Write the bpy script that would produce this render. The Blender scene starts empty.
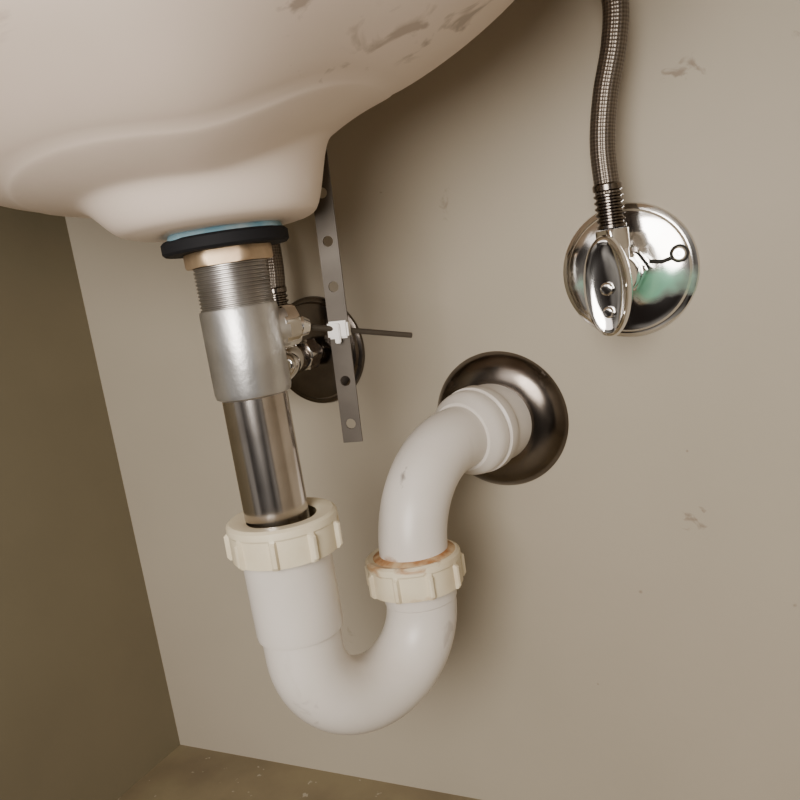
import bpy, bmesh, math, random
from mathutils import Vector, Matrix
random.seed(4)
C=bpy.context
Z0=0.396   # height of the camera above the cabinet floor; geometry below is written relative to it
S=bpy.context.scene

# ---------------------------------------------------------------- helpers
def V(*a): return Vector(a)
def new_obj(name, me, mat=None, parent=None, smooth=True):
    ob=bpy.data.objects.new(name, me)
    S.collection.objects.link(ob)
    if mat: me.materials.append(mat)
    if smooth:
        for p in me.polygons: p.use_smooth=True
    if parent: ob.parent=parent
    return ob
def empty(name):
    e=bpy.data.objects.new(name,None); e.empty_display_size=0.02
    S.collection.objects.link(e); return e
def sharp(ob,ang=35):
    me=ob.data
    bm=bmesh.new(); bm.from_mesh(me)
    for e in bm.edges:
        if len(e.link_faces)==2 and e.calc_face_angle(0)>math.radians(ang): e.smooth=False
    bm.to_mesh(me); bm.free()
def frame(axis, hint=None):
    a=Vector(axis).normalized()
    h=Vector(hint) if hint else (Vector((1,0,0)) if abs(a.x)<.9 else Vector((0,1,0)))
    x=(h-a*h.dot(a)).normalized(); y=a.cross(x)
    return x,y,a
def lathe(name, prof, origin, axis=(0,0,1), mat=None, parent=None, seg=64, rfun=None, ang=35, hint=None, sx=1, sy=1):
    """profile of (r,h) spun about axis"""
    x,y,a=frame(axis,hint); o=Vector(origin)
    vs=[];fs=[]
    for (r,h) in prof:
        for i in range(seg):
            t=2*math.pi*i/seg
            rr=rfun(r,h,t) if rfun else r
            vs.append(o+x*rr*math.cos(t)*sx+y*rr*math.sin(t)*sy+a*h)
    n=len(prof)
    for j in range(n-1):
        for i in range(seg):
            k=(i+1)%seg
            fs.append((j*seg+i,j*seg+k,(j+1)*seg+k,(j+1)*seg+i))
    me=bpy.data.meshes.new(name); me.from_pydata(vs,[],fs)
    bm=bmesh.new(); bm.from_mesh(me)
    bmesh.ops.remove_doubles(bm,verts=bm.verts,dist=1e-6)
    bmesh.ops.recalc_face_normals(bm,faces=bm.faces)
    bm.to_mesh(me); bm.free()
    ob=new_obj(name,me,mat,parent); sharp(ob,ang); return ob
def catmull(pts,n=12):
    P=[Vector(p) for p in pts]; P=[P[0]*2-P[1]]+P+[P[-1]*2-P[-2]]
    out=[]
    for i in range(1,len(P)-2):
        for k in range(n):
            t=k/n; a,b,c,d=P[i-1],P[i],P[i+1],P[i+2]
            out.append(.5*((2*b)+(c-a)*t+(2*a-5*b+4*c-d)*t*t+(3*b-a-3*c+d)*t**3))
    out.append(P[-2]); return out
def tube(name, pts, rad, mat=None, parent=None, seg=40, caps=True):
    pts=[Vector(p) for p in pts]; n=len(pts)
    if not hasattr(rad,'__len__'): rad=[rad]*n
    tang=[]
    for i in range(n):
        d=(pts[min(i+1,n-1)]-pts[max(i-1,0)]); tang.append(d.normalized())
    x,_,_=frame(tang[0])
    vs=[];L=0;Ls=[]
    for i in range(n):
        if i: L+=(pts[i]-pts[i-1]).length
        Ls.append(L)
        t=tang[i]; x=(x-t*x.dot(t)).normalized(); y=t.cross(x)
        for k in range(seg):
            a=2*math.pi*k/seg
            vs.append(pts[i]+x*rad[i]*math.cos(a)+y*rad[i]*math.sin(a))
    fs=[];uv=[]
    for i in range(n-1):
        for k in range(seg):
            kk=(k+1)%seg
            fs.append((i*seg+k,i*seg+kk,(i+1)*seg+kk,(i+1)*seg+k))
            uv.append([(k/seg,Ls[i]),((k+1)/seg,Ls[i]),((k+1)/seg,Ls[i+1]),(k/seg,Ls[i+1])])
    if caps:
        fs.append(tuple(range(seg))[::-1]); uv.append([(0,0)]*seg)
        fs.append(tuple((n-1)*seg+k for k in range(seg))); uv.append([(0,0)]*seg)
    me=bpy.data.meshes.new(name); me.from_pydata(vs,[],fs)
    ul=me.uv_layers.new(name='UVMap')
    for p,u in zip(me.polygons,uv):
        for j,l in enumerate(p.loop_indices): ul.data[l].uv=u[j]
    ob=new_obj(name,me,mat,parent); sharp(ob,50); return ob
def box(name, lo, hi, mat=None, parent=None, bevel=0):
    me=bpy.data.meshes.new(name); bm=bmesh.new()
    bmesh.ops.create_cube(bm,size=1)
    lo=Vector(lo);hi=Vector(hi)
    for v in bm.verts:
        v.co=Vector([(lo[i]+hi[i])/2+v.co[i]*(hi[i]-lo[i]) for i in range(3)])
    if bevel: bmesh.ops.bevel(bm,geom=bm.edges[:],offset=bevel,segments=2,affect='EDGES')
    bm.to_mesh(me); bm.free()
    return new_obj(name,me,mat,parent,smooth=False)
def ss(a,b,x):
    t=max(0,min(1,(x-a)/(b-a))); return t*t*(3-2*t)

# ---------------------------------------------------------------- materials
def mat(name, col, rough=.5, metal=0, col2=None, nscale=20, namount=(.4,.7), bump=0, bscale=60, coat=0, spec=.5, detail=6, stains=None, rvar=0, spots=None):
    m=bpy.data.materials.new(name); m.use_nodes=True
    nt=m.node_tree; N=nt.nodes; L=nt.links
    b=N['Principled BSDF']
    b.inputs['Roughness'].default_value=rough; b.inputs['Metallic'].default_value=metal
    b.inputs['Coat Weight'].default_value=coat; b.inputs['Coat Roughness'].default_value=.2
    b.inputs['Specular IOR Level'].default_value=spec
    tc=N.new('ShaderNodeTexCoord')
    rgb=N.new('ShaderNodeRGB'); rgb.outputs[0].default_value=(*col,1); src=rgb.outputs[0]
    def layer(src,c,scale,lo,hi,stretch=None,det=6,rot=(0,0,0),dist=0,amt=1,loc=(0,0,0)):
        n=N.new('ShaderNodeTexNoise'); n.inputs['Scale'].default_value=scale; n.inputs['Detail'].default_value=det
        n.inputs['Distortion'].default_value=dist
        mp=N.new('ShaderNodeMapping'); L.new(tc.outputs['Object'],mp.inputs[0]); L.new(mp.outputs[0],n.inputs['Vector'])
        if stretch: mp.inputs['Scale'].default_value=stretch
        mp.inputs['Rotation'].default_value=rot; mp.inputs['Location'].default_value=loc
        r=N.new('ShaderNodeMapRange'); r.inputs[1].default_value=lo; r.inputs[2].default_value=hi; r.inputs[4].default_value=amt
        L.new(n.outputs[0],r.inputs[0])
        mx=N.new('ShaderNodeMix'); mx.data_type='RGBA'
        L.new(r.outputs[0],mx.inputs[0]); L.new(src,mx.inputs[6]); mx.inputs[7].default_value=(*c,1)
        return mx.outputs[2]
    def spot(src,c,p,rad,amt=.7,nz=1.0,ns=130,ry=.5,st=None):
        """one dirt mark at object-space point p, ragged edge; rad=(rx,ry,rz)"""
        vm=N.new('ShaderNodeVectorMath'); vm.operation='SUBTRACT'; L.new(tc.outputs['Object'],vm.inputs[0]); vm.inputs[1].default_value=p
        dv=N.new('ShaderNodeVectorMath'); dv.operation='DIVIDE'; L.new(vm.outputs[0],dv.inputs[0]); dv.inputs[1].default_value=rad
        ln=N.new('ShaderNodeVectorMath'); ln.operation='LENGTH'; L.new(dv.outputs[0],ln.inputs[0])
        n=N.new('ShaderNodeTexNoise'); n.inputs['Scale'].default_value=ns; n.inputs['Detail'].default_value=8; n.inputs['Distortion'].default_value=.8
        mr_=max(rad[0],rad[2]); mp=N.new('ShaderNodeMapping')
        mp.inputs['Scale'].default_value=st or (min(1,(rad[2]/mr_)+.35) if rad[0]>=rad[2] else 1,1,min(1,(rad[0]/mr_)+.35) if rad[2]>rad[0] else 1)
        mp.inputs['Rotation'].default_value=(0,ry,0)
        L.new(tc.outputs['Object'],mp.inputs[0]); L.new(mp.outputs[0],n.inputs['Vector'])
        ma=N.new('ShaderNodeMath'); ma.operation='MULTIPLY_ADD'; L.new(n.outputs[0],ma.inputs[0]); ma.inputs[1].default_value=-4.5*nz; L.new(ln.outputs['Value'],ma.inputs[2])
        r=N.new('ShaderNodeMapRange'); r.inputs[1].default_value=-2.25*nz+.55; r.inputs[2].default_value=-2.25*nz-.15; r.inputs[4].default_value=amt
        L.new(ma.outputs[0],r.inputs[0])
        f=N.new('ShaderNodeMapRange'); f.inputs[1].default_value=2.0; f.inputs[2].default_value=1.0; L.new(ln.outputs['Value'],f.inputs[0])
        mm=N.new('ShaderNodeMath'); mm.operation='MULTIPLY'; L.new(r.outputs[0],mm.inputs[0]); L.new(f.outputs[0],mm.inputs[1])
        mx=N.new('ShaderNodeMix'); mx.data_type='RGBA'
        L.new(mm.outputs[0],mx.inputs[0]); L.new(src,mx.inputs[6]); mx.inputs[7].default_value=(*c,1)
        return mx.outputs[2]
    if col2: src=layer(src,col2,nscale,namount[0],namount[1],det=detail)
    for s in (stains or []): src=layer(src,*s[:4],**(s[4] if len(s)>4 else {}))
    for s in (spots or []): src=spot(src,*s)
    L.new(src,b.inputs['Base Color'])
    if rvar:
        n=N.new('ShaderNodeTexNoise'); n.inputs['Scale'].default_value=40; L.new(tc.outputs['Object'],n.inputs['Vector'])
        r=N.new('ShaderNodeMapRange'); r.inputs[3].default_value=max(0,rough-rvar); r.inputs[4].default_value=rough+rvar
        L.new(n.outputs[0],r.inputs[0]); L.new(r.outputs[0],b.inputs['Roughness'])
    if bump:
        n=N.new('ShaderNodeTexNoise'); n.inputs['Scale'].default_value=bscale; n.inputs['Detail'].default_value=4
        L.new(tc.outputs['Object'],n.inputs['Vector'])
        bp=N.new('ShaderNodeBump'); bp.inputs['Strength'].default_value=bump; bp.inputs['Distance'].default_value=.001
        L.new(n.outputs[0],bp.inputs['Height']); L.new(bp.outputs[0],b.inputs['Normal'])
    return m
BR=(.16,.10,.06)
M_wall=mat('painted_panel',(.475,.42,.335),.6,col2=(.42,.37,.29),nscale=3,namount=(.35,.7),bump=.12,bscale=180,
   spots=[(BR,(-.068,0,-.172),(.009,.05,.010),.7,1.2),(BR,(-.052,0,.083),(.014,.05,.006),.6,1.2),(BR,(-.017,0,-.226),(.0028,.05,.0028),.9,.2),
          (BR,(-.003,0,-.10),(.0022,.05,.0018),.8,.2),(BR,(.006,0,.088),(.006,.05,.004),.6,1),(BR,(-.105,0,-.222),(.0024,.05,.0024),.8,.3),
          (BR,(-.02,0,.125),(.010,.05,.005),.6,1),(BR,(-.20,0,.04),(.006,.05,.012),.35,1.2),(BR,(-.33,0,-.27),(.010,.05,.006),.3,1.2),
          (BR,(-.068,0,-.130),(.0016,.05,.0016),.8,.2),(BR,(-.36,0,-.20),(.002,.05,.002),.7,.3),(BR,(-.14,0,-.29),(.0018,.05,.0018),.7,.3),
          (BR,(-.245,0,.055),(.003,.05,.002),.7,.5)])
M_wall_l=mat('painted_panel_shaded',(.215,.180,.112),.7,col2=(.175,.148,.092),nscale=5,namount=(.35,.7),bump=.12,bscale=180)  # shade of the left wall put into its base colour
M_floor=mat('cabinet_floor_board',(.27,.22,.13),.6,col2=(.17,.13,.08),nscale=12,bump=.2,bscale=120,
   stains=[((.50,.45,.36),120,.70,.73,dict(det=2,amt=.7))])
G1=(.36,.28,.23); G2=(.20,.135,.10); DK=(.08,.05,.035)
THIN=(.35,.6,1.5)
M_sink=mat('vitreous_china',(.91,.785,.69),.40,col2=(.81,.665,.565),nscale=6,namount=(.35,.7),coat=.08,bump=.06,bscale=25,
   spots=[(G1,(-.130,-.190,.088),(.015,.020,.009),.7,1.5,75,.6,THIN),(G2,(-.153,-.192,.078),(.013,.018,.005),.85,1.0,90,.3,THIN),
          (G1,(-.134,-.250,.089),(.013,.020,.007),.75,1.5,80,.9,THIN),(DK,(-.174,-.249,.080),(.0030,.006,.0022),.85,.3),
          (G2,(-.165,-.215,.078),(.018,.012,.004),.7,1.5,90,-.5,THIN),
          (DK,(-.20,-.262,.075),(.0022,.005,.002),.6,.4),(G2,(-.110,-.17,.095),(.010,.012,.010),.6,1.5,90,.9,THIN),
          (DK,(-.158,-.232,.085),(.0016,.004,.0016),.8,.3),(DK,(-.262,-.27,.075),(.0020,.004,.0014),.7,.3),
          (G1,(-.215,-.29,.10),(.012,.018,.006),.4,1.6,80,.4,THIN)])
M_pvc=mat('white_pvc',(.80,.75,.70),.36,col2=(.67,.62,.56),nscale=12,namount=(.4,.75),coat=.05,bump=.04,bscale=40,
   stains=[((.42,.36,.30),30,.62,.80,dict(stretch=(1,1,.3),det=8,dist=.8,amt=.5))],
   spots=[((.20,.17,.15),(-.2045,-.113,-.108),(.0032,.02,.018),.9,1.0,110,.1,(1.3,1,.35)),((.22,.19,.16),(-.198,-.105,-.088),(.006,.02,.007),.7,1.4,110),
          ((.40,.22,.10),(-.2075,-.122,-.154),(.022,.02,.0035),.7,.8,140),((.35,.30,.26),(-.235,-.19,-.205),(.006,.02,.010),.4,1.2,110),
          ((.33,.28,.24),(-.187,-.11,-.200),(.006,.02,.014),.4,1.3,90),
          ((.10,.07,.05),(-.222,-.17,-.232),(.0012,.02,.0012),.7,.3)])
M_nut=mat('cream_plastic',(.78,.70,.52),.40,col2=(.64,.54,.37),nscale=30,namount=(.45,.75),bump=.06,bscale=90,
   spots=[((.40,.20,.08),(-.2075,-.128,-.157),(.030,.02,.0050),.8,1.1,110),((.42,.22,.09),(-.222,-.128,-.173),(.005,.02,.008),.5,1.2,110),
          ((.42,.24,.10),(-.195,-.128,-.174),(.012,.02,.003),.5,1.1,110)])
M_rust=mat('rust_residue',(.36,.16,.055),.8,col2=(.58,.42,.25),nscale=90,namount=(.4,.6),bump=.4,bscale=300)
M_chrome=mat('chrome',(.82,.80,.78),.10,1,rvar=.04,col2=(.62,.60,.57),nscale=50,namount=(.55,.75))
M_tail=mat('polished_tailpiece',(.56,.52,.49),.19,1,rvar=.05,col2=(.38,.33,.29),nscale=25,namount=(.45,.7))
M_esc=mat('dark_nickel',(.20,.175,.155),.20,1,rvar=.08,col2=(.11,.09,.075),nscale=25,namount=(.4,.65))  # nickel with a dark, mottled base colour
M_zinc=mat('cast_zinc',(.66,.65,.64),.34,.9,col2=(.50,.49,.48),nscale=40,namount=(.4,.65),bump=.12,bscale=320,
   stains=[((.22,.19,.17),30,.60,.70,dict(det=8,amt=.5))])
M_thread=mat('threaded_metal',(.46,.44,.42),.34,.95,col2=(.30,.28,.26),nscale=50)
M_brass=mat('brass',(.60,.45,.29),.45,.7,col2=(.40,.28,.18),nscale=50)
M_rubber=mat('black_rubber',(.010,.010,.012),.75,spec=.25)
M_putty=mat('blue_sealant',(.17,.33,.41),.7,col2=(.42,.52,.56),nscale=60,bump=.4,bscale=200)
M_steel=mat('strap_steel',(.085,.07,.055),.5,.35,rvar=.1,col2=(.05,.04,.03),nscale=35)
M_clip=mat('white_clip',(.85,.83,.80),.4)
M_count=mat('countertop_laminate',(.55,.50,.43),.4,col2=(.48,.42,.35),nscale=12)
M_dark=mat('hole_dark',(.02,.018,.015),.8)

def braid_mat():
    m=bpy.data.materials.new('braided_steel'); m.use_nodes=True
    N=m.node_tree.nodes; L=m.node_tree.links; b=N['Principled BSDF']
    b.inputs['Metallic'].default_value=.9; b.inputs['Roughness'].default_value=.36
    uv=N.new('ShaderNodeUVMap'); uv.uv_map='UVMap'
    sp=N.new('ShaderNodeSeparateXYZ'); L.new(uv.outputs[0],sp.inputs[0])
    def mth(op,a,bv=None,v=None):
        n=N.new('ShaderNodeMath'); n.operation=op
        L.new(a,n.inputs[0])
        if bv is not None: L.new(bv,n.inputs[1])
        if v is not None: n.inputs[1].default_value=v
        return n.outputs[0]
    a=mth('MULTIPLY',sp.outputs[0],v=2*math.pi*12); c=mth('MULTIPLY',sp.outputs[1],v=1700)
    s1=mth('SINE',mth('ADD',a,c)); s2=mth('SINE',mth('SUBTRACT',a,c))
    h=mth('MULTIPLY',s1,s2)
    mr=N.new('ShaderNodeMapRange'); mr.inputs[1].default_value=-1; mr.inputs[2].default_value=1; L.new(h,mr.inputs[0])
    cr=N.new('ShaderNodeMix'); cr.data_type='RGBA'; cr.inputs[6].default_value=(.12,.10,.085,1); cr.inputs[7].default_value=(.26,.225,.19,1)
    L.new(mr.outputs[0],cr.inputs[0]); L.new(cr.outputs[2],b.inputs['Base Color'])
    bp=N.new('ShaderNodeBump'); bp.inputs['Strength'].default_value=.5; bp.inputs['Distance'].default_value=.0005
    L.new(mr.outputs[0],bp.inputs['Height']); L.new(bp.outputs[0],b.inputs['Normal'])
    return m
M_braid=braid_mat()
def esc_mat():  # chrome plate with a green reflection painted into its colour as a ragged streak
    m=mat('chrome_with_green_reflection',(.72,.70,.68),.10,1,rvar=.03)
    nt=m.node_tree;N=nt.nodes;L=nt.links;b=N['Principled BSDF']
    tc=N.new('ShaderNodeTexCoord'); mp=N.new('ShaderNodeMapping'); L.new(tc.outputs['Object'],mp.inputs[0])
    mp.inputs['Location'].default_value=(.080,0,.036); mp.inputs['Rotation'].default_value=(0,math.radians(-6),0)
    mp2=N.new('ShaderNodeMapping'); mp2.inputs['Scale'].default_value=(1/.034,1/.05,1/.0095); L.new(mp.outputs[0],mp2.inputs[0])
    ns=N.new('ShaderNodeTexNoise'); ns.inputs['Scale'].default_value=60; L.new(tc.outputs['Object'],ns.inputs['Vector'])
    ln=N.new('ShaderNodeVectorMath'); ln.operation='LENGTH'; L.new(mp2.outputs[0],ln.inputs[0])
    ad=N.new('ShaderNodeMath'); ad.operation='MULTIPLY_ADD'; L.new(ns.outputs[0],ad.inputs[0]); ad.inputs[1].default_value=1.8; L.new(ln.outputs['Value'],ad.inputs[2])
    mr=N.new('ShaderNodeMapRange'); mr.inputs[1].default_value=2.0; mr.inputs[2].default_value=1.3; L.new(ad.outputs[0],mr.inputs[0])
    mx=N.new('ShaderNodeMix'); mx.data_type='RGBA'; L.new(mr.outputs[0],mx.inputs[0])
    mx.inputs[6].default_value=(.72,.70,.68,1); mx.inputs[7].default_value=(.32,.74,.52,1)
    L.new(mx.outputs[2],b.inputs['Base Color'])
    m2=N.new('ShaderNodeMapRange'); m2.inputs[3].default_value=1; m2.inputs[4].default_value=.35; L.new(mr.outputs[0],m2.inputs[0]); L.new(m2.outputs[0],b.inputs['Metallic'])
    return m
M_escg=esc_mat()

# ---------------------------------------------------------------- cabinet shell
FZ=-.396; TOP=.197; XL=-.541; XR=.36; YF=-.52
box('wall_back',(XL-.02,0,FZ-.02),(XR+.02,.018,TOP+.03),M_wall)
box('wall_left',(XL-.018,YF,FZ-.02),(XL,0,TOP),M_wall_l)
box('wall_right',(XR,YF,FZ-.02),(XR+.018,0,TOP),M_wall)
box('floor',(XL,YF,FZ-.018),(XR,0,FZ),M_floor)

# ---------------------------------------------------------------- sink
DX,DY=-.244,-.172           # drain axis
BX,BY,BA,BB=-.250,-.188,.222,.158
ZB=.045; DEP=TOP-ZB
def Rb(th):
    c,s=math.cos(th),math.sin(th); ox,oy=DX-BX,DY-BY
    A=(c/BA)**2+(s/BB)**2; B=2*(ox*c/BA**2+oy*s/BB**2); Cc=(ox/BA)**2+(oy/BB)**2-1
    return (-B+math.sqrt(B*B-4*A*Cc))/(2*A)
def bowl_z(rho,th):
    R=Rb(th); t=min(1,rho/R)
    z=ZB+DEP*(1-(1-t**2.15)**(1/2.0))
    dx=rho*math.cos(th); dy=rho*math.sin(th)
    # the bowl floor climbs towards the back right
    z+=.023*ss(.0,.080,dx*.85+dy*.5)*(1-t**3)
    # flat boss that carries the drain: soft fillet to the left/front, steep at the back right
    w=.5-.5*math.cos(th-.5)
    r0=.045; r1=.057+.006*w
    k=1-ss(r0,r1,rho)
    return z*(1-k)+(.0335+.0025*ss(.034,.048,rho))*k
def build_sink():
    seg=144
    rr=[.017,.025,.030,.034,.038]+[.041+.0016*i for i in range(32)]
    base=rr[-1]
    vs=[];fs=[]
    levels=[('a',r) for r in rr]+[('t',math.sin(math.radians(a))) for a in range(4,91,3)]
    for kind,val in levels:
        for i in range(seg):
            th=2*math.pi*i/seg; R=Rb(th)
            if kind=='a': rho=val
            else:
                t0=base/R
                q=(val-math.sin(math.radians(1)))/(1-math.sin(math.radians(1)))
                rho=R*(t0+(1-t0)*q)
            z=bowl_z(rho,th)
            x=DX+rho*math.cos(th); y=DY+rho*math.sin(th)
            d=abs(x-DX)
            if y>DY:   # overflow channel running up the back of the bowl
                k=(1-ss(.008,.034,d))*ss(.05,.08,rho)*(1-ss(.13,.19,z))
                z-=.009*k
            # gentle horizontal waist around the front of the bowl
            z+=.0028*math.exp(-((z-.082)/.016)**2)*ss(.05,-.05,y-DY)
            vs.append((x,y,z))
    for i in range(seg):
        th=2*math.pi*i/seg; R=Rb(th)+.014
        vs.append((DX+R*math.cos(th),min(-.004,DY+R*math.sin(th)),ZB+DEP))
    n=len(levels)+1
    for j in range(n-1):
        for i in range(seg):
            k=(i+1)%seg
            fs.append((j*seg+i,(j+1)*seg+i,(j+1)*seg+k,j*seg+k))
    me=bpy.data.meshes.new('sink_basin'); me.from_pydata(vs,[],fs)
    ob=new_obj('sink_basin',me,M_sink)
    bm=bmesh.new(); bm.from_mesh(me)
    inner=[v for v in bm.verts if .040<math.hypot(v.co.x-DX,v.co.y-DY)<.17 and v.co.z<.16]
    for _ in range(6): bmesh.ops.smooth_vert(bm,verts=inner,factor=.5,use_axis_x=False,use_axis_y=False,use_axis_z=True)
    if sum(f.normal.z for f in bm.faces)>0: bmesh.ops.reverse_faces(bm,faces=bm.faces)
    bm.to_mesh(me); bm.free()
    so=ob.modifiers.new('thickness','SOLIDIFY'); so.thickness=.007; so.offset=-1
    return ob
build_sink()

def build_counter():
    seg=144; vs=[];fs=[]
    z0,z1=TOP,TOP+.03
    for z in (z0,z1):
        for i in range(seg):
            th=2*math.pi*i/seg; R=Rb(th)-.004; vs.append((DX+R*math.cos(th),DY+R*math.sin(th),z))
        for i in range(seg):
            th=2*math.pi*i/seg; c,s=math.cos(th),math.sin(th)
            ts=[]
            if c>1e-6: ts.append((XR-DX)/c)
            if c<-1e-6: ts.append((XL-DX)/c)
            if s>1e-6: ts.append((0-DY)/s)
            if s<-1e-6: ts.append((YF-.02-DY)/s)
            t=min(ts); vs.append((DX+t*c,DY+t*s,z))
    for i in range(seg):
        k=(i+1)%seg
        fs.append((i,k,seg+k,seg+i)); o=2*seg
        fs.append((o+i,o+seg+i,o+seg+k,o+k))
        fs.append((i,o+i,o+k,k)); fs.append((seg+i,seg+k,o+seg+k,o+seg+i))
    me=bpy.data.meshes.new('countertop'); me.from_pydata(vs,[],fs)
    bm=bmesh.new(); bm.from_mesh(me); bmesh.ops.recalc_face_normals(bm,faces=bm.faces); bm.to_mesh(me); bm.free()
    return new_obj('countertop',me,M_count,smooth=False)
build_counter()

# ---------------------------------------------------------------- drain assembly
dr=empty('sink_drain')
D=(DX,DY,0)
def wob(a,k,p=0): return lambda r,h,t: r+(a*math.sin(k*t+p)+a*.6*math.sin((k*2+1)*t+1+p))*(1 if r>.024 else 0)
lathe('sealant_ring',[(.018,.0335),(.0270,.0335),(.0280,.0315),(.0272,.0285),(.018,.0285)],D,mat=M_putty,parent=dr,rfun=wob(.0011,3,.6))
lathe('rubber_washer',[(.018,.0312),(.0290,.0312),(.0303,.0300),(.0303,.0256),(.0290,.0244),(.018,.0244)],D,mat=M_rubber,parent=dr)
hexf=lambda r,h,t: r if r<.0185 else min(r, .0190/ max(.2,math.cos(((t+.5)%(math.pi/3))-math.pi/6)))
lathe('brass_locknut',[(.017,.0250),(.0205,.0250),(.0212,.0240),(.0212,.0184),(.0205,.0174),(.017,.0174)],D,mat=M_brass,parent=dr,rfun=hexf,seg=96)
prof=[(.0165,.0174)]
z=.0174
while z>-.004:
    prof+= [(.0179,z-.0004),(.0179,z-.0008),(.0170,z-.0014),(.0170,z-.0017)]; z-=.0018
prof+=[(.0165,-.0055)]
lathe('threaded_shank',prof,D,mat=M_thread,parent=dr)
lathe('drain_body',[(.0165,-.0030),(.0186,-.0035),(.0190,-.005),(.0190,-.044),(.0184,-.0465),(.0165,-.0475)],D,mat=M_zinc,parent=dr)
lathe('tailpiece',[(.0162,-.046),(.0162,-.150),(.0147,-.150),(.0147,-.046)],D,mat=M_tail,parent=dr)
pa=Vector((.60,.80,0)).normalized()
po=Vector((DX,DY,-.0165))
lathe('pivot_port',[(0,.010),(.0105,.010),(.0100,.0215),(.008,.0222),(0,.0222)],po,pa,mat=M_zinc,parent=dr)
hexp=lambda r,h,t: r if r<.007 else min(r, .0095/math.cos(((t+.3)%(math.pi/3))-math.pi/6))
lathe('pivot_nut',[(.006,.0195),(.0104,.0195),(.0110,.0205),(.0110,.0260),(.0100,.0272),(.006,.0277),(.0045,.0282),(0,.0285)],po,pa,mat=M_chrome,parent=dr,rfun=hexp,seg=72)

# pivot rod + strap
rod=empty('pivot_rod')
rd=(pa+Vector((0,0,-.25))).normalized()
r0=po+pa*.024
tube('rod',[r0+rd*0, r0+rd*.04, r0+rd*.069],.0015,M_steel,rod,seg=16)
lathe('ball_end',[(0,.0),(.004,.001),(.0055,.005),(.004,.009),(.0017,.010)],r0+rd*.001,rd,mat=M_chrome,parent=rod,seg=24)

sp=r0+rd*.027
def build_strap():
    L0=.115;L1=-.060;w=.0052
    me=bpy.data.meshes.new('clevis_strap'); bm=bmesh.new()
    holes=[-.050,-.027,0.0,.022,.045,.069,.092]
    n=16
    cuts=[L1]+[(holes[i]+holes[i+1])/2 for i in range(len(holes)-1)]+[L0]
    for ci,hz in enumerate(holes):
        a,b=cuts[ci],cuts[ci+1]; hr=.0027
        outer=[];inner=[]
        for i in range(n*2):
            t=2*math.pi*i/(2*n); c,s=math.cos(t),math.sin(t)
            ts=[]
            if abs(c)>1e-6: ts.append(w/abs(c))
            if s>1e-6: ts.append((b-hz)/s)
            if s<-1e-6: ts.append((a-hz)/s)
            q=min(ts)
            outer.append(bm.verts.new((q*c,0,hz+q*s))); inner.append(bm.verts.new((hr*c,0,hz+hr*s)))
        for i in range(2*n):
            k=(i+1)%(2*n); bm.faces.new((outer[i],outer[k],inner[k],inner[i]))
        for sx in (-1,1):
            for zz in (a,b):
                cv=bm.verts.new((sx*w,0,zz))
                sd=[v for v in outer if abs(v.co.x-sx*w)<1e-6]; tb=[v for v in outer if abs(v.co.z-zz)<1e-6]
                if sd and tb:
                    s_=min(sd,key=lambda v:abs(v.co.z-zz)); t_=min(tb,key=lambda v:abs(v.co.x-sx*w))
                    if s_ is not t_: bm.faces.new((cv,s_,t_))
    bmesh.ops.remove_doubles(bm,verts=bm.verts,dist=1e-6)
    bmesh.ops.recalc_face_normals(bm,faces=bm.faces)
    bm.to_mesh(me); bm.free()
    e=empty('clevis_strap')
    ob=new_obj('perforated_strip',me,M_steel,e,smooth=False)
    so=ob.modifiers.new('t','SOLIDIFY'); so.thickness=.0012; so.offset=0
    return e
strap=build_strap()
box('spring_clip',(-.0055,-.0035,-.0045),(.0055,.0035,.0045),M_clip,strap,bevel=.001)
box('clip_tab',(-.0015,-.0052,-.0068),(.0015,-.0028,.0035),M_clip,strap,bevel=.0005)
strap.rotation_euler=(0,math.radians(2.5),math.radians(16))
strap.location=sp

# ---------------------------------------------------------------- p-trap
pt=empty('p_trap')
IN=Vector((DX+.003,DY-.002,0)); OUT=Vector((-.2065,-.104,0))
hd=(OUT-IN); cc=hd.length; hd.normalize(); R=cc/2; mid=(IN+OUT)/2
zb=-.183
pts=[IN+V(0,0,-.168),IN+V(0,0,-.176)]
for i in range(0,33):
    a=math.pi*i/32
    pts.append(mid-hd*R*math.cos(a)+V(0,0,zb-R*math.sin(a)))
pts+=[OUT+V(0,0,-.180),OUT+V(0,0,-.172)]
tube('u_bend',pts,.0203,M_pvc,pt,seg=56)
lathe('inlet_socket',[(.0175,-.124),(.0226,-.126),(.0224,-.1685),(.0220,-.171),(.0198,-.1715)],(IN.x,IN.y,0),mat=M_pvc,parent=pt)
lathe('outlet_hub',[(.019,-.185),(.0209,-.183),(.0213,-.172),(.0175,-.170)],(OUT.x,OUT.y,0),mat=M_pvc,parent=pt)
nutp=[(.0178,.0094),(.0205,.0106),(.0262,.0106),(.0278,.0094),(.0280,.0084),(.0280,.0062),(.0284,.0052),(.0300,.0040),(.0300,-.0068),(.0288,-.0084),(.0245,-.0088),(.0225,-.0088)]
def slip_nut(name,o,axis,s=1.0,hint=None,rot=0,mt=None):
    pr=[(r*s,h) for r,h in nutp]
    def f(r,h,t):
        if h>.0060 or r<.026*s: return r
        p=((t+rot)*9/(2*math.pi))%1.0
        k=1-ss(.05,.10,abs(p-.5))
        return min(r,.0274*s)*(1-k)+r*k
    return lathe(name,pr,o,axis,mat=mt or M_nut,parent=pt,seg=216,rfun=f,ang=25,hint=hint)
slip_nut('slip_nut_inlet',(IN.x+.001,IN.y,-.1190),(0.02,0.0,1),1.0,rot=.1)
slip_nut('slip_nut_outlet',(OUT.x-.0012,OUT.y,-.1668),(0,0.02,1),.98,rot=.45)
lathe('rust_ring',[(.0185,.0100),(.0192,.0125),(.0208,.0120),(.0232,.0110),(.0240,.0104)],(OUT.x,OUT.y,-.1668),(0,.02,1),mat=M_rust,parent=pt)
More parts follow.
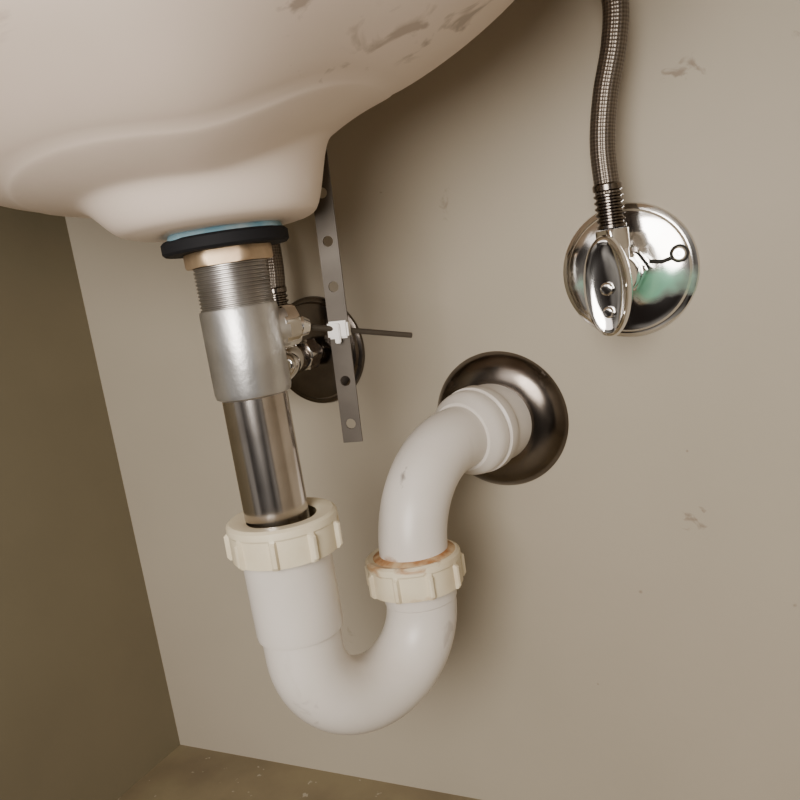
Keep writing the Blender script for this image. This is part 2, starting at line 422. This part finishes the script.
# trap arm
WX,WZ=-.183,-.104
arm=[OUT+V(0,0,-.175),OUT+V(0,0,-.162)]
wall=Vector((WX,0,WZ)); hd2=Vector((WX-OUT.x,-OUT.y,0)).normalized(); Re=.054
ctr=OUT+hd2*Re
for i in range(0,25):
    a=math.pi/2*i/24
    arm.append(ctr-hd2*Re*math.cos(a)+V(0,0,WZ-Re+Re*math.sin(a)))
arm+=[wall-hd2*.03,wall+hd2*-.002]
tube('trap_arm',arm,.0197,M_pvc,pt,seg=56)
lathe('wall_coupling',[(.0185,.047),(.0215,.0465),(.0245,.0425),(.0262,.0400),(.0268,.037),(.0268,.033),(.0255,.032),(.0278,.0305),(.0280,.024),(.0272,.022),(.0262,.021),(.0262,.004),(.018,.003)],wall,-hd2,mat=M_pvc,parent=pt)
lathe('pipe_escutcheon',[(.020,.010),(.024,.0105),(.029,.0100),(.036,.0085),(.0415,.0055),(.0445,.0022),(.0456,.0003),(.0440,.0003)],(WX,0,WZ),(0,-1,0),mat=M_esc,seg=96)

# ---------------------------------------------------------------- shut-off valves
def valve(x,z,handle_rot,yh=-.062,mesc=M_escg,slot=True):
    e=empty('shutoff_valve')
    def P(dx,y,dz): return (x+dx,y,z+dz)
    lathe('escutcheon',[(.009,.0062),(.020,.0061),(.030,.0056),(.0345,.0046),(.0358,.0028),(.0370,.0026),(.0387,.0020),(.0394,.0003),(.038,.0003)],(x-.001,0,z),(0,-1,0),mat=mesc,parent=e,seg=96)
    if slot:
        lathe('slot_hole',[(0,.0008),(.0050,.0008),(.0054,0)],P(.0285,-.0052,.006),(.05,-1,.0),mat=M_dark,parent=e,seg=28)
        lathe('slot_screw',[(.0040,0),(.0040,.0016),(.0030,.0028),(.0012,.0028),(.0010,.0018),(0,.0018)],P(.0285,-.0050,.006),(.05,-1,.0),mat=M_chrome,parent=e,seg=28)
        tube('slot',[P(.012,-.0058,.0040),P(.019,-.0058,.0028),P(.0245,-.0056,.0042)],.0013,M_dark,e,seg=10)
    lathe('supply_stub',[(.0078,-.001),(.0078,.030)],(x,0,z),(0,-1,0),mat=M_chrome,parent=e,seg=32)
    hx=lambda r,h,t: r if r<.009 else min(r,.0105/math.cos(((t)%(math.pi/3))-math.pi/6))
    lathe('inlet_nut',[(.007,.013),(.0115,.013),(.0122,.014),(.0122,.024),(.0112,.025),(.007,.0255)],(x,0,z),(0,-1,0),mat=M_chrome,parent=e,rfun=hx,seg=72)
    lathe('body',[(0,.024),(.0095,.024),(.0108,.028),(.0112,.036),(.0108,.046),(.0085,.050),(.0060,.051),(.0055,.058),(0,.058)],(x,0,z),(0,-1,0),mat=M_chrome,parent=e,seg=40)
    lathe('outlet_port',[(.0075,.004),(.0078,.016),(.0070,.019)],(x,-.040,z),(0,0,1),mat=M_chrome,parent=e,seg=32)
    hx2=lambda r,h,t: r if r<.008 else min(r,.0085/math.cos(((t+.4)%(math.pi/3))-math.pi/6))
    lathe('outlet_nut',[(.006,.014),(.0092,.014),(.0098,.015),(.0098,.024),(.0090,.0248),(.006,.0250)],(x,-.040,z),(0,0,1),mat=M_chrome,parent=e,rfun=hx2,seg=72)
    a=handle_rot; hint=(math.sin(a),0,math.cos(a))
    lathe('oval_handle',[(0,.000),(.016,.000),(.022,.001),(.0255,.004),(.0265,.008),(.0255,.0115),(.0235,.0125),(.0215,.0118),(.013,.0110),(0,.0108)],(x,yh+.006,z-.004),(-.05,-1,.0),mat=M_chrome,parent=e,seg=64,hint=hint,sx=1,sy=.46,ang=50)
    hv=Vector(hint)
    lathe('handle_screw',[(0,0),(.0034,0),(.0034,.0022),(.0024,.0036),(0,.0038)],Vector((x,yh-.0045,z-.004))-hv*.001,(0,-1,0),mat=M_chrome,parent=e,seg=24)
    lathe('handle_rivet',[(0,0),(.0030,0),(.0030,.0020),(.0020,.0034),(0,.0036)],Vector((x,yh-.005,z-.004))-hv*.013,(0,-1,0),mat=M_chrome,parent=e,seg=24)
    return e
VX,VZ=-.0895,-.019
LX,LZ=-.315,-.045
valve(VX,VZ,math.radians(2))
valve(LX,LZ,math.radians(80),mesc=M_esc,slot=False)
def hose(x,z,path):
    e=empty('supply_hose')
    prof=[(.006,0),(.0078,.0005)]
    h=.002
    for i in range(6):
        prof+=[(.0078,h),(.0066,h+.0008),(.0066,h+.0016),(.0078,h+.0024)]; h+=.0032
    prof+=[(.0078,h+.002),(.0070,h+.003)]
    lathe('crimp_ferrule',prof,(x,-.040,z+.0252),(0,0,1),mat=M_esc,parent=e,seg=40)
    tube('braided_line',catmull(path,14),.0067,M_braid,e,seg=36)
    return e
hose(VX,VZ,[(VX,-.040,VZ+.044),(VX+.000,-.040,.05),(VX+.004,-.0385,.075),(VX+.011,-.037,.10),(VX+.0135,-.036,.122),(VX+.008,-.036,.145),(VX+.002,-.036,TOP)])
hose(LX,LZ,[(LX,-.040,LZ+.044),(LX+.001,-.038,.02),(LX-.004,-.03,.06),(LX-.006,-.022,.10),(LX-.006,-.02,TOP)])

# ---------------------------------------------------------------- lift everything so the cabinet floor is z=0
for ob in S.objects:
    if ob.parent is None: ob.location.z+=Z0

# ---------------------------------------------------------------- camera
yaw,pit,roll=math.radians(28),math.radians(9),math.radians(9)
F=Vector((-math.sin(yaw)*math.cos(pit),math.cos(yaw)*math.cos(pit),-math.sin(pit)))
R0=Vector((math.cos(yaw),math.sin(yaw),0)); U0=R0.cross(F)
c,s=math.cos(roll),math.sin(roll)
Rr=R0*c-U0*s; Uu=R0*s+U0*c
mw=Matrix(((Rr.x,Uu.x,-F.x,0),(Rr.y,Uu.y,-F.y,-.48),(Rr.z,Uu.z,-F.z,Z0),(0,0,0,1)))
cd=bpy.data.cameras.new('camera'); cam=bpy.data.objects.new('camera',cd); S.collection.objects.link(cam)
cam.matrix_world=mw; cd.sensor_width=36; cd.lens=36*785/800; cd.clip_start=.01
S.camera=cam

# ---------------------------------------------------------------- light
def area(name,loc,target,size,power,col):
    l=bpy.data.lights.new(name,'AREA'); l.shape='DISK'; l.size=size; l.energy=power; l.color=col
    o=bpy.data.objects.new(name,l); S.collection.objects.link(o); o.location=loc
    o.rotation_euler=(Vector(target)-Vector(loc)).to_track_quat('-Z','Y').to_euler(); return o
area('room_light',(-.02,-.92,Z0+.12),(-.12,0,Z0-.03),.42,7.6,(1,.945,.875))
area('room_bounce',(-.35,-1.3,Z0+.45),(-.2,0,Z0),.8,3.5,(1,.92,.85))
w=bpy.data.worlds.new('world'); S.world=w; w.use_nodes=True
N=w.node_tree.nodes; L=w.node_tree.links; bg=N['Background']
tc=N.new('ShaderNodeTexCoord'); ns=N.new('ShaderNodeTexNoise'); ns.inputs['Scale'].default_value=2.2; ns.inputs['Detail'].default_value=2  # made-up bright and dark blobs around the scene, for the chrome to reflect
L.new(tc.outputs['Generated'],ns.inputs['Vector'])
cr=N.new('ShaderNodeValToRGB'); cr.color_ramp.elements[0].position=.42; cr.color_ramp.elements[0].color=(.04,.03,.025,1)
cr.color_ramp.elements[1].position=.62; cr.color_ramp.elements[1].color=(1,.92,.82,1)
L.new(ns.outputs[0],cr.inputs[0]); L.new(cr.outputs[0],bg.inputs[0]); bg.inputs[1].default_value=.38
